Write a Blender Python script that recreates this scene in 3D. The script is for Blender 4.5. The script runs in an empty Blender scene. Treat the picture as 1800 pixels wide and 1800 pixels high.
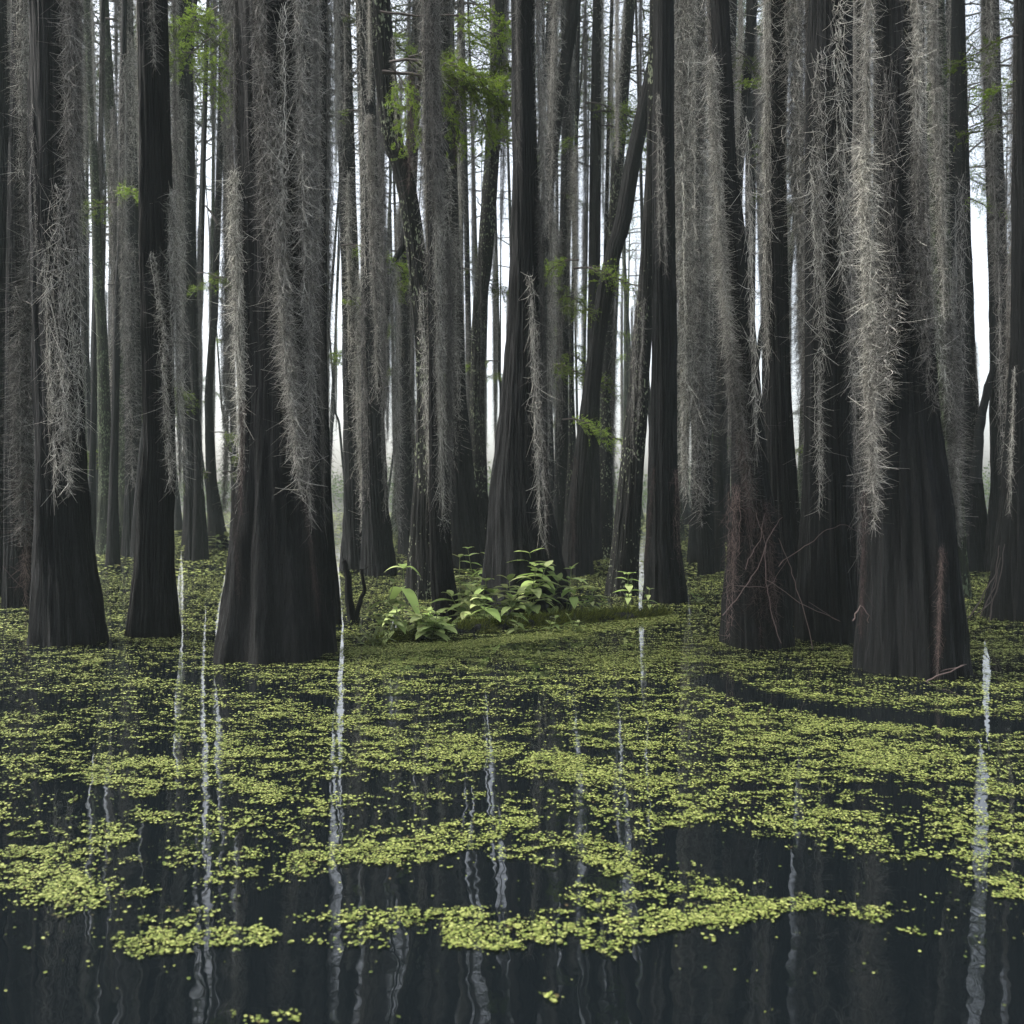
import bpy, math, random
import numpy as np
from mathutils import Vector, Matrix

random.seed(7)
rng = np.random.default_rng(7)
sc = bpy.context.scene
col = sc.collection

# ------------------------------------------------------------------ camera
CAM_H, F, CX, HZ = 1.2, 1559.0, 900.0, 880.0     # eye height (m), focal length, centre and horizon in 1800 px units
cam_d = bpy.data.cameras.new("camera")
cam = bpy.data.objects.new("camera", cam_d); col.objects.link(cam)
cam.location = (0, 0, CAM_H); cam.rotation_euler = (math.radians(90), 0, 0)
cam_d.sensor_width = 36; cam_d.lens = 36 * F / 1800.0
cam_d.shift_y = -20 / 1800.0
cam_d.clip_start = 0.05; cam_d.clip_end = 1500
cam_d.dof.use_dof = True; cam_d.dof.focus_distance = 7.0; cam_d.dof.aperture_fstop = 3.6
sc.camera = cam

# ------------------------------------------------------------------ sky, sun, exposure
SUN_EL, SUN_AZ = math.radians(50), math.radians(-85)   # azimuth measured clockwise from +Y
world = bpy.data.worlds.new("World"); sc.world = world; world.use_nodes = True
nt = world.node_tree; nt.nodes.clear()
sky = nt.nodes.new('ShaderNodeTexSky'); sky.sky_type = 'NISHITA'; sky.sun_disc = False
sky.sun_elevation = SUN_EL; sky.sun_rotation = SUN_AZ
sky.air_density = 1.0; sky.dust_density = 5.0; sky.ozone_density = 0.6
hs = nt.nodes.new('ShaderNodeHueSaturation'); hs.inputs['Saturation'].default_value = 0.42
bg = nt.nodes.new('ShaderNodeBackground'); bg.inputs['Strength'].default_value = 0.15
wo = nt.nodes.new('ShaderNodeOutputWorld')
nt.links.new(sky.outputs[0], hs.inputs['Color']); nt.links.new(hs.outputs[0], bg.inputs['Color'])
nt.links.new(bg.outputs[0], wo.inputs['Surface'])
sd = bpy.data.lights.new("sun", 'SUN'); sd.energy = 1.5; sd.angle = math.radians(12); sd.color = (1.0, 0.96, 0.88)
sun = bpy.data.objects.new("sun", sd); col.objects.link(sun)
dv = Vector((math.sin(SUN_AZ) * math.cos(SUN_EL), math.cos(SUN_AZ) * math.cos(SUN_EL), math.sin(SUN_EL)))
sun.rotation_euler = dv.to_track_quat('Z', 'Y').to_euler(); sun.location = (-10, 5, 30)
sc.view_settings.view_transform = 'Standard'; sc.view_settings.look = 'None'
sc.view_settings.exposure = 1.75; sc.view_settings.gamma = 1.0
sc.cycles.max_bounces = 6; sc.cycles.diffuse_bounces = 3; sc.cycles.glossy_bounces = 3
sc.cycles.transmission_bounces = 3; sc.cycles.transparent_max_bounces = 4; sc.cycles.volume_bounces = 0
sc.cycles.use_denoising = True

# ------------------------------------------------------------------ helpers
def depth(by): return CAM_H * F / (by - HZ)
def pt(px, py, d): return Vector(((px - CX) * d / F, d, CAM_H - (py - HZ) * d / F))

def mesh_from(name, verts, faces_list, mats, mat_idx=None, smooth=False):
    """faces_list: list of int arrays (n,k); verts (n,3) array."""
    me = bpy.data.meshes.new(name)
    verts = np.asarray(verts, dtype=np.float32)
    me.vertices.add(len(verts)); me.vertices.foreach_set('co', verts.ravel())
    loops = np.concatenate([f.ravel() for f in faces_list]).astype(np.int32)
    tot = np.concatenate([np.full(len(f), f.shape[1], dtype=np.int32) for f in faces_list])
    start = np.concatenate([[0], np.cumsum(tot)[:-1]]).astype(np.int32)
    me.loops.add(len(loops)); me.loops.foreach_set('vertex_index', loops)
    me.polygons.add(len(tot)); me.polygons.foreach_set('loop_start', start)
    try: me.polygons.foreach_set('loop_total', tot)
    except Exception: pass
    if mat_idx is not None: me.polygons.foreach_set('material_index', np.asarray(mat_idx, dtype=np.int32))
    me.polygons.foreach_set('use_smooth', np.full(len(tot), smooth, dtype=bool))
    for m in mats: me.materials.append(m)
    me.update(calc_edges=True); me.validate()
    return me

def put(name, me, parent=None, loc=(0, 0, 0)):
    o = bpy.data.objects.new(name, me); col.objects.link(o)
    o.location = loc
    if parent: o.parent = parent
    return o

def empty(name, loc):
    o = bpy.data.objects.new(name, None); col.objects.link(o); o.location = loc
    o.empty_display_size = 0.2
    return o

def tag(o, label=None, cat=None, group=None, kind=None):
    if label: o['label'] = label
    if cat: o['category'] = cat
    if group: o['group'] = group
    if kind: o['kind'] = kind
    return o

class MB:
    """collects vertex / face blocks, then builds one mesh"""
    def __init__(s): s.v = []; s.f = {}; s.n = 0
    def add(s, v, f, mi=0):
        v = np.asarray(v, dtype=np.float64); s.v.append(v)
        for ff in (f if isinstance(f, list) else [f]):
            s.f.setdefault((ff.shape[1], mi), []).append(ff + s.n)
        s.n += len(v)
    def build(s, name, mats, smooth=False):
        fl = []; mi = []
        for (k, m), arr in s.f.items():
            a = np.concatenate(arr); fl.append(a); mi.append(np.full(len(a), m))
        return mesh_from(name, np.concatenate(s.v), fl, mats, np.concatenate(mi), smooth)

def tube(mb, pts, radii, k=6, mi=0):
    pts = np.asarray(pts, float); n = len(pts)
    tan = np.gradient(pts, axis=0); tan /= np.linalg.norm(tan, axis=1)[:, None] + 1e-9
    ref = np.array([0.31, 0.87, 0.2]); 
    a = np.cross(tan, ref); a /= np.linalg.norm(a, axis=1)[:, None] + 1e-9
    b = np.cross(tan, a)
    th = np.arange(k) * 2 * np.pi / k
    v = pts[:, None, :] + np.asarray(radii)[:, None, None] * (np.cos(th)[None, :, None] * a[:, None, :] + np.sin(th)[None, :, None] * b[:, None, :])
    i = np.arange(n - 1)[:, None] * k; j = np.arange(k)[None, :]; j2 = (j + 1) % k
    f = np.stack([i + j, i + j2, i + k + j2, i + k + j], -1).reshape(-1, 4)
    mb.add(v.reshape(-1, 3), f, mi)

# smooth value noise on a lattice (numpy)
_lat = rng.random((64, 64, 64))
def vnoise(x, y, z=0.0):
    x, y, z = np.broadcast_arrays(np.asarray(x, float), np.asarray(y, float), np.asarray(z, float))
    xi, yi, zi = np.floor(x).astype(int), np.floor(y).astype(int), np.floor(z).astype(int)
    fx, fy, fz = x - xi, y - yi, z - zi
    fx, fy, fz = [t * t * (3 - 2 * t) for t in (fx, fy, fz)]
    def L(a, b, c): return _lat[a % 64, b % 64, c % 64]
    r = 0
    for a in (0, 1):
        for b in (0, 1):
            for c in (0, 1):
                w = (fx if a else 1 - fx) * (fy if b else 1 - fy) * (fz if c else 1 - fz)
                r = r + w * L(xi + a, yi + b, zi + c)
    return r

# ------------------------------------------------------------------ materials
def new_mat(name):
    m = bpy.data.materials.new(name); m.use_nodes = True
    n = m.node_tree; n.nodes.clear()
    out = n.nodes.new('ShaderNodeOutputMaterial'); b = n.nodes.new('ShaderNodeBsdfPrincipled')
    n.links.new(b.outputs[0], out.inputs['Surface'])
    return m, n, b, out

def ramp(n, fac, stops):
    r = n.nodes.new('ShaderNodeValToRGB'); e = r.color_ramp.elements
    while len(e) < len(stops): e.new(0.5)
    for i, (p, c) in enumerate(stops):
        e[i].position = p; e[i].color = (*c, 1)
    n.links.new(fac, r.inputs['Fac']); return r

def noise(n, vec, scale, detail=3.0, rough=0.55, mscale=None):
    t = n.nodes.new('ShaderNodeTexNoise'); t.inputs['Scale'].default_value = scale
    t.inputs['Detail'].default_value = detail; t.inputs['Roughness'].default_value = rough
    if mscale:
        mp = n.nodes.new('ShaderNodeMapping'); mp.inputs['Scale'].default_value = mscale
        n.links.new(vec, mp.inputs['Vector']); vec = mp.outputs[0]
    n.links.new(vec, t.inputs['Vector']); return t

def bark_mat(name, c0, c1, c2, lichen=0.0, lcol=(0.33, 0.38, 0.25)):
    m, n, b, out = new_mat(name)
    tc = n.nodes.new('ShaderNodeTexCoord').outputs['Object']
    fur = noise(n, tc, 1.0, 5, 0.62, (42, 42, 2.2))
    big = noise(n, tc, 1.6, 3, 0.6)
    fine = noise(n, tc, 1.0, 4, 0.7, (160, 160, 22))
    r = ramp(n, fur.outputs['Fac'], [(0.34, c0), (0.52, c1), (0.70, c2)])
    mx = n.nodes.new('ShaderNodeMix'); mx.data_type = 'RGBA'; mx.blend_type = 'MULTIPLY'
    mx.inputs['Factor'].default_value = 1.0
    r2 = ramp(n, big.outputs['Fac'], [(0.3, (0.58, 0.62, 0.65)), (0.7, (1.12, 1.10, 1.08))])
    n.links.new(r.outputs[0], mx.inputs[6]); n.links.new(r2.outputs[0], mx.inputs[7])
    colr = mx.outputs[2]
    if lichen != 0:
        sp_ = noise(n, tc, 1.0, 2, 0.6, (34, 34, 17))
        patch = noise(n, tc, 1.3, 3, 0.6)
        ma = n.nodes.new('ShaderNodeMath'); ma.operation = 'MULTIPLY_ADD'
        ma.inputs[1].default_value = 0.7
        n.links.new(patch.outputs['Fac'], ma.inputs[0]); n.links.new(sp_.outputs['Fac'], ma.inputs[2])
        lr = ramp(n, ma.outputs[0], [(1.03 - lichen * 0.1, (0, 0, 0)), (1.05 - lichen * 0.1, (1, 1, 1))])
        m2 = n.nodes.new('ShaderNodeMix'); m2.data_type = 'RGBA'
        n.links.new(lr.outputs[0], m2.inputs['Factor']); n.links.new(colr, m2.inputs[6])
        m2.inputs[7].default_value = (*lcol, 1); colr = m2.outputs[2]
    n.links.new(colr, b.inputs['Base Color'])
    b.inputs['Roughness'].default_value = 0.88; b.inputs['Specular IOR Level'].default_value = 0.25
    ad = n.nodes.new('ShaderNodeMath'); ad.operation = 'MULTIPLY_ADD'; ad.inputs[1].default_value = 0.35
    n.links.new(fine.outputs['Fac'], ad.inputs[0]); n.links.new(fur.outputs['Fac'], ad.inputs[2])
    bp = n.nodes.new('ShaderNodeBump'); bp.inputs['Strength'].default_value = 1.0; bp.inputs['Distance'].default_value = 0.045
    n.links.new(ad.outputs[0], bp.inputs['Height']); n.links.new(bp.outputs[0], b.inputs['Normal'])
    return m

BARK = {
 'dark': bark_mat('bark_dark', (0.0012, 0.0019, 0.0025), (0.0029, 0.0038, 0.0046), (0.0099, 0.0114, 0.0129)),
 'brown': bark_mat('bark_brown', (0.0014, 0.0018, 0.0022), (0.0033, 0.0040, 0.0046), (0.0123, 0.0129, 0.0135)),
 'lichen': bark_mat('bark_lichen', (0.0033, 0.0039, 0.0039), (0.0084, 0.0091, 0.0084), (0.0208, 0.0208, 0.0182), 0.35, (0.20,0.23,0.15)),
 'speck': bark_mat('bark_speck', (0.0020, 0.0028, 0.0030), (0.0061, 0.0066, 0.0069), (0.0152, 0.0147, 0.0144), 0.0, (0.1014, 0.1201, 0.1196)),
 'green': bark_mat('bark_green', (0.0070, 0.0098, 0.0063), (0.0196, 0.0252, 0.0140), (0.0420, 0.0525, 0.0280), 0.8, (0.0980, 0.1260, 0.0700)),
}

def strand_mat(name, a, bcol=None, c=None, trans=0.15):
    m, n, b, out = new_mat(name)
    g = n.nodes.new('ShaderNodeNewGeometry')
    r = ramp(n, g.outputs['Random Per Island'], a if bcol is None else [(0.0, a), (0.55, bcol), (1.0, c)])
    oi = n.nodes.new('ShaderNodeObjectInfo')
    r2 = ramp(n, oi.outputs['Random'], [(0.0, (0.22, 0.22, 0.22)), (0.4, (0.62, 0.61, 0.60)), (1.0, (1.22, 1.22, 1.16))])
    mx = n.nodes.new('ShaderNodeMix'); mx.data_type = 'RGBA'; mx.blend_type = 'MULTIPLY'; mx.inputs['Factor'].default_value = 1.0
    n.links.new(r.outputs[0], mx.inputs[6]); n.links.new(r2.outputs[0], mx.inputs[7])
    n.links.new(mx.outputs[2], b.inputs['Base Color'])
    b.inputs['Roughness'].default_value = 0.8; b.inputs['Specular IOR Level'].default_value = 0.2
    if trans:
        tr = n.nodes.new('ShaderNodeBsdfTranslucent'); ms = n.nodes.new('ShaderNodeMixShader'); ms.inputs[0].default_value = trans
        n.links.new(mx.outputs[2], tr.inputs['Color'])
        n.links.new(b.outputs[0], ms.inputs[1]); n.links.new(tr.outputs[0], ms.inputs[2]); n.links.new(ms.outputs[0], out.inputs['Surface'])
    return m

M_MOSS = strand_mat("spanish_moss", [(0.0, (0.025, 0.024, 0.023)), (0.35, (0.12, 0.115, 0.106)), (0.65, (0.40, 0.388, 0.36)), (1.0, (0.80, 0.785, 0.735))])  # share of near-black strands paints the moss core's self-shadow into the colour
M_MOSSB = strand_mat('spanish_moss_brown', (0.0175, 0.0140, 0.0140), (0.0630, 0.0462, 0.0434), (0.2100, 0.1540, 0.1470))
M_DUCK = strand_mat('duckweed', [(0.0, (0.060, 0.042, 0.018)), (0.05, (0.050, 0.060, 0.018)), (0.10, (0.062, 0.090, 0.020)), (0.55, (0.140, 0.168, 0.040)), (1.0, (0.260, 0.285, 0.100))], None, None, 0.0)
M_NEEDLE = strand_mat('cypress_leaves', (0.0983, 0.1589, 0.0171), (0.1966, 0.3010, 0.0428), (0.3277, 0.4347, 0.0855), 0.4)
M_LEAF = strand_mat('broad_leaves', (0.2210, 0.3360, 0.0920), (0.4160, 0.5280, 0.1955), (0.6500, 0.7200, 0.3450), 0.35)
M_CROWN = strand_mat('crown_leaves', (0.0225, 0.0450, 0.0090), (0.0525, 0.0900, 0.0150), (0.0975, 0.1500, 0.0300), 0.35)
M_TUFT = strand_mat('log_moss', (0.0308, 0.0462, 0.0086), (0.1078, 0.1386, 0.0172), (0.2772, 0.3234, 0.0429), 0.1)
M_TWIG, _n, _b, _o = new_mat('twig'); _b.inputs['Base Color'].default_value = (0.05, 0.04, 0.036, 1); _b.inputs['Roughness'].default_value = 0.85
M_RTWIG, _n, _b, _o = new_mat('pale_twig'); _b.inputs['Base Color'].default_value = (0.085, 0.06, 0.055, 1); _b.inputs['Roughness'].default_value = 0.8
M_STEM, _n, _b, _o = new_mat('stem'); _b.inputs['Base Color'].default_value = (0.10, 0.13, 0.04, 1); _b.inputs['Roughness'].default_value = 0.7

# ------------------------------------------------------------------ setting: water
m, n, b, out = new_mat('swamp_water')
tc = n.nodes.new('ShaderNodeTexCoord').outputs['Object']
b.inputs['Base Color'].default_value = (0.0035, 0.005, 0.006, 1)
b.inputs['Roughness'].default_value = 0.015; b.inputs['IOR'].default_value = 1.52
w1 = noise(n, tc, 3.0, 3, 0.5); w2 = noise(n, tc, 0.7, 2, 0.5)
ad = n.nodes.new('ShaderNodeMath'); ad.operation = 'MULTIPLY_ADD'; ad.inputs[1].default_value = 2.5
n.links.new(w2.outputs['Fac'], ad.inputs[0]); n.links.new(w1.outputs['Fac'], ad.inputs[2])
bp = n.nodes.new('ShaderNodeBump'); bp.inputs['Strength'].default_value = 1.0; bp.inputs['Distance'].default_value = 0.0020
n.links.new(ad.outputs[0], bp.inputs['Height']); n.links.new(bp.outputs[0], b.inputs['Normal'])
v = np.array([(-500, -300, 0), (500, -300, 0), (500, 900, 0), (-500, 900, 0)], float)
tag(put('water', mesh_from('water', v, [np.array([[0, 1, 2, 3]])], [m])), kind='structure')

# ------------------------------------------------------------------ added haze, lifts the blacks and pales the far trees
haze_m = bpy.data.materials.new('haze'); haze_m.use_nodes = True; hn = haze_m.node_tree; hn.nodes.clear()
ho = hn.nodes.new('ShaderNodeOutputMaterial'); hv = hn.nodes.new('ShaderNodeVolumePrincipled')
hv.inputs['Color'].default_value = (0.80, 0.94, 0.90, 1); hv.inputs['Density'].default_value = 0.0010
hn.links.new(hv.outputs[0], ho.inputs['Volume'])
X, Y0, Y1, Z0, Z1 = 90, -40, 130, -1.0, 36
v = np.array([(sx * X, y, z) for z in (Z0, Z1) for y in (Y0, Y1) for sx in (-1, 1)], float)
f = np.array([[0, 2, 3, 1], [4, 5, 7, 6], [0, 1, 5, 4], [2, 6, 7, 3], [0, 4, 6, 2], [1, 3, 7, 5]])
HAZE = True
if HAZE: tag(put('haze', mesh_from('haze', v, [f], [haze_m])), kind='stuff', label='thin pale haze added between the trees to lift the blacks', cat='haze')

# ------------------------------------------------------------------ Spanish moss drapes (shared meshes)
def arcs(start, dirs, length, bend, nseg, rad, mb, mi=0, tip=0.35):
    """many curved tapering strands, 3-sided, vectorised"""
    N = len(start)
    t = np.linspace(0, 1, nseg + 1)[None, :, None]
    L = length[:, None, None]
    P = start[:, None, :] + dirs[:, None, :] * t * L + bend[:, None, :] * (t ** 2) * L
    T = dirs[:, None, :] + 2 * bend[:, None, :] * t
    T /= np.linalg.norm(T, axis=2, keepdims=True) + 1e-9
    ref = rng.normal(size=(N, 1, 3)); A = np.cross(T, ref); A /= np.linalg.norm(A, axis=2, keepdims=True) + 1e-9
    B = np.cross(T, A)
    R = rad[:, None, None] * (1 - (1 - tip) * t)
    th = np.arange(3) * 2 * np.pi / 3
    V = P[:, :, None, :] + R[:, :, None, :] * (np.cos(th)[None, None, :, None] * A[:, :, None, :] + np.sin(th)[None, None, :, None] * B[:, :, None, :])
    base = (np.arange(N) * (nseg + 1) * 3)[:, None, None]
    i = (np.arange(nseg) * 3)[None, :, None]; j = np.arange(3)[None, None, :]; j2 = (j + 1) % 3
    Fc = np.stack([base + i + j, base + i + j2, base + i + 3 + j2, base + i + 3 + j], -1).reshape(-1, 4)
    mb.add(V.reshape(-1, 3), Fc, mi)

def make_drape(name, L, r, n, curl, rad, strands, mat, loose=0.15, nseg=3, ntr=6):
    """column of moss hanging from z=0 down to z=-L"""
    mb = MB(); ph = rng.random(6) * 20
    # ragged sub-tresses: each hangs at its own offset and ends at its own length
    nt_ = ntr
    ta = rng.random(nt_) * 6.28; tr = np.sqrt(rng.random(nt_)) * r * 0.8
    tl = L * (0.55 + 0.45 * rng.random(nt_)); tl[0] = L; tl[1] = L * 0.93
    k = rng.integers(0, nt_, n)
    z = tl[k] * rng.random(n) ** 0.92
    dens = vnoise(z * 2.2 + ph[0], k * 3.1); keep = rng.random(n) < 0.35 + 1.1 * dens
    k, z = k[keep], z[keep]; N = len(z)
    wid = 0.35 + 1.15 * vnoise(z * 1.3 + ph[1], k * 1.7)
    taper = np.clip((tl[k] - z) / (0.35 * L), 0.25, 1) 
    cx = np.cos(ta[k]) * tr[k] * taper + 0.5 * r * (vnoise(z * 1.1 + ph[2], k * 2.0) - 0.5)
    cy = np.sin(ta[k]) * tr[k] * taper + 0.5 * r * (vnoise(z * 1.1 + ph[3], k * 2.0 + 9) - 0.5)
    g = rng.normal(size=(N, 2)) * (0.22 * r * wid * taper)[:, None]
    st = np.stack([cx + g[:, 0], cy + g[:, 1], -z], 1)
    a = rng.random(N) * 6.28
    up = rng.normal(-1.0, 0.75, N)
    d = np.stack([np.cos(a), np.sin(a), up], 1); d /= np.linalg.norm(d, axis=1)[:, None]
    ln = curl * (0.5 + 0.9 * rng.random(N)) * np.where(rng.random(N) < loose, 1.5, 1.0)
    bend = rng.normal(size=(N, 3)) * 0.85; bend[:, 2] -= 0.15
    arcs(st, d, ln, bend, nseg, rad * (0.7 + 0.6 * rng.random(N)), mb)
    # hanging threads that give the vertical grain
    for s in range(strands):
        kk = rng.integers(0, nt_); z0 = rng.random() * tl[kk] * 0.6; z1 = min(tl[kk], z0 + L * (0.25 + 0.5 * rng.random()))
        nn = int(max(6, (z1 - z0) / (curl * 0.45))); zz = np.linspace(z0, z1, nn)
        ox = np.cos(ta[kk]) * tr[kk] + rng.normal() * r * 0.35; oy = np.sin(ta[kk]) * tr[kk] + rng.normal() * r * 0.35
        p = np.stack([ox + rng.normal(size=nn) * curl * 0.13, oy + rng.normal(size=nn) * curl * 0.13, -zz], 1)
        tube(mb, p, np.full(nn, rad * 1.1), 3)
    return mb.build(name, [mat])

NEAR = [make_drape('moss_near', 4.0, 0.11, 5600, 0.100, 0.0024, 20, M_MOSS, 0.2, 4) for _ in range(4)]
THIN = [make_drape('moss_thin', 2.4, 0.10, 760, 0.10, 0.0023, 7, M_MOSS, 0.3, 4) for _ in range(3)]
BROWN = [make_drape('moss_brown', 1.6, 0.09, 900, 0.075, 0.0016, 14, M_MOSSB, 0.3) for _ in range(2)]
MID = [make_drape('moss_mid', 6.0, 0.15, 6500, 0.125, 0.0036, 30, M_MOSS) for _ in range(4)]
FARD = [make_drape('moss_far', 10.0, 0.28, 8500, 0.17, 0.0065, 60, M_MOSS, nseg=2) for _ in range(4)]
PROTO = {'N': (NEAR, 4.0, 0.11), 'S': (THIN, 2.4, 0.10), 'B': (BROWN, 1.6, 0.09), 'M': (MID, 6.0, 0.15), 'F': (FARD, 10.0, 0.28)}

def drape(parent, top, bot, width, kind):
    """hang a moss drape between two world points, width in metres"""
    ms, L, r = PROTO[kind]
    me = random.choice(ms)
    o = bpy.data.objects.new('hanging_moss', me); col.objects.link(o); o.parent = parent
    v = Vector(bot) - Vector(top); ln = v.length
    q = Vector((0, 0, -1)).rotation_difference(v.normalized())
    s = max(0.22, min(3.5, width / (3.4 * r)))
    o.location = Vector(top) - parent.location
    o.rotation_mode = 'QUATERNION'
    from mathutils import Quaternion
    o.rotation_quaternion = q @ Quaternion((0, 0, 1), random.random() * 6.28)
    o.scale = (s, s, ln / L)
    return o

# ------------------------------------------------------------------ crowns and leafy branches (shared meshes)
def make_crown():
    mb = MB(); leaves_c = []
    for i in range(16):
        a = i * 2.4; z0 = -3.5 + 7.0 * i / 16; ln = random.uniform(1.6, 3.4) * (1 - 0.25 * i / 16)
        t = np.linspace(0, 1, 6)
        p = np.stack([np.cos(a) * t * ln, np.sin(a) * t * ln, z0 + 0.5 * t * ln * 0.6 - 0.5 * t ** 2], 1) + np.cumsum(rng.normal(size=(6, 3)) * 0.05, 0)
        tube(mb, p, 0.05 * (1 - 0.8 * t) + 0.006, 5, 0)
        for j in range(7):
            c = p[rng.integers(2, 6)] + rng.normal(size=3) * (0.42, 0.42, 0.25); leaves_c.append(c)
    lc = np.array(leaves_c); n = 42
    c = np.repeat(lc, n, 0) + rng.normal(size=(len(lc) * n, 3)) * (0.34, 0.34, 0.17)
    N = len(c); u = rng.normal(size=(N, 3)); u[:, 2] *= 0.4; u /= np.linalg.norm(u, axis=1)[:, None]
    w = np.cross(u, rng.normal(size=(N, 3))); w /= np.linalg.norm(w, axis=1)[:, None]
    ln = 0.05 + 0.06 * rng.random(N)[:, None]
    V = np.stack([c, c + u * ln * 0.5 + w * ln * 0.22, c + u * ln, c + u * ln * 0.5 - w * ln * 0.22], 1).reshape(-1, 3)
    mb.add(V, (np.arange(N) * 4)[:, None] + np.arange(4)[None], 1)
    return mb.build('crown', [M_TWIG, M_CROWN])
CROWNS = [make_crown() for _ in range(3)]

def make_sprig(ntw=26, nsub=3, nleaf=15, lscale=1.0):
    """cypress branch 1 m long along +X with feathery side twigs"""
    mb = MB(); t = np.linspace(0, 1, 8)
    p = np.stack([t, 0.08 * np.sin(t * 4 + random.random() * 6), -0.18 * t ** 2 + 0.04 * np.sin(t * 7)], 1)
    tube(mb, p, 0.012 * (1 - 0.75 * t) + 0.002, 5, 0)
    cs, us, ws = [], [], []
    for i in range(ntw):
        s = 0.12 + 0.88 * i / ntw; k = s * 7; b0 = p[int(k)] * (1 - k % 1) + p[min(7, int(k) + 1)] * (k % 1)
        a = (1 if i % 2 else -1) * random.uniform(0.5, 1.2); ln = random.uniform(0.16, 0.38) * (1.15 - 0.6 * s)
        d = np.array([math.cos(a), math.sin(a), random.uniform(-0.55, 0.25)]); tt = np.linspace(0, 1, 5)[:, None]
        q = b0 + d * tt * ln + np.array([0, 0, -0.12]) * tt ** 2
        tube(mb, q, 0.004 * (1 - 0.7 * tt[:, 0]), 3, 0)
        for _ in range(nsub):
            o0 = q[rng.integers(1, 5)]; d2 = d + rng.normal(size=3) * 0.55; d2 /= np.linalg.norm(d2); l2 = ln * random.uniform(0.3, 0.55)
            nl = nleaf; s2 = rng.random(nl)[:, None]
            c = o0 + d2 * s2 * l2
            side = np.cross(d2, [0, 0, 1]); side /= np.linalg.norm(side) + 1e-9
            sg = np.where(np.arange(nl) % 2, 1, -1)[:, None]
            u = d2 * 0.5 + side * sg + rng.normal(size=(nl, 3)) * 0.2; u /= np.linalg.norm(u, axis=1)[:, None]
            cs.append(c); us.append(u)
    c = np.concatenate(cs); u = np.concatenate(us); N = len(c)
    w = np.cross(u, np.array([0, 0, 1.0]) + rng.normal(size=(N, 3)) * 0.35); w /= np.linalg.norm(w, axis=1)[:, None]
    ln = (0.032 + 0.03 * rng.random(N)[:, None]) * lscale
    V = np.stack([c, c + u * ln * 0.5 + w * ln * 0.17, c + u * ln, c + u * ln * 0.5 - w * ln * 0.17], 1).reshape(-1, 3)
    mb.add(V, (np.arange(N) * 4)[:, None] + np.arange(4)[None], 1)
    return mb.build('leafy_branch', [M_TWIG, M_NEEDLE])
SPRIGS = [make_sprig() for _ in range(3)]
SPRIGS_BIG = [make_sprig(46, 6, 26, 0.42) for _ in range(3)]

def sprig(parent, p, size, az, pitch=0.0, roll=0.0):
    o = bpy.data.objects.new('leafy_branch', random.choice(SPRIGS_BIG if size > 0.8 else SPRIGS)); col.objects.link(o); o.parent = parent
    o.location = Vector(p) - parent.location; o.scale = (size,) * 3
    o.rotation_euler = (roll, pitch, az)
    return o

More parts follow.
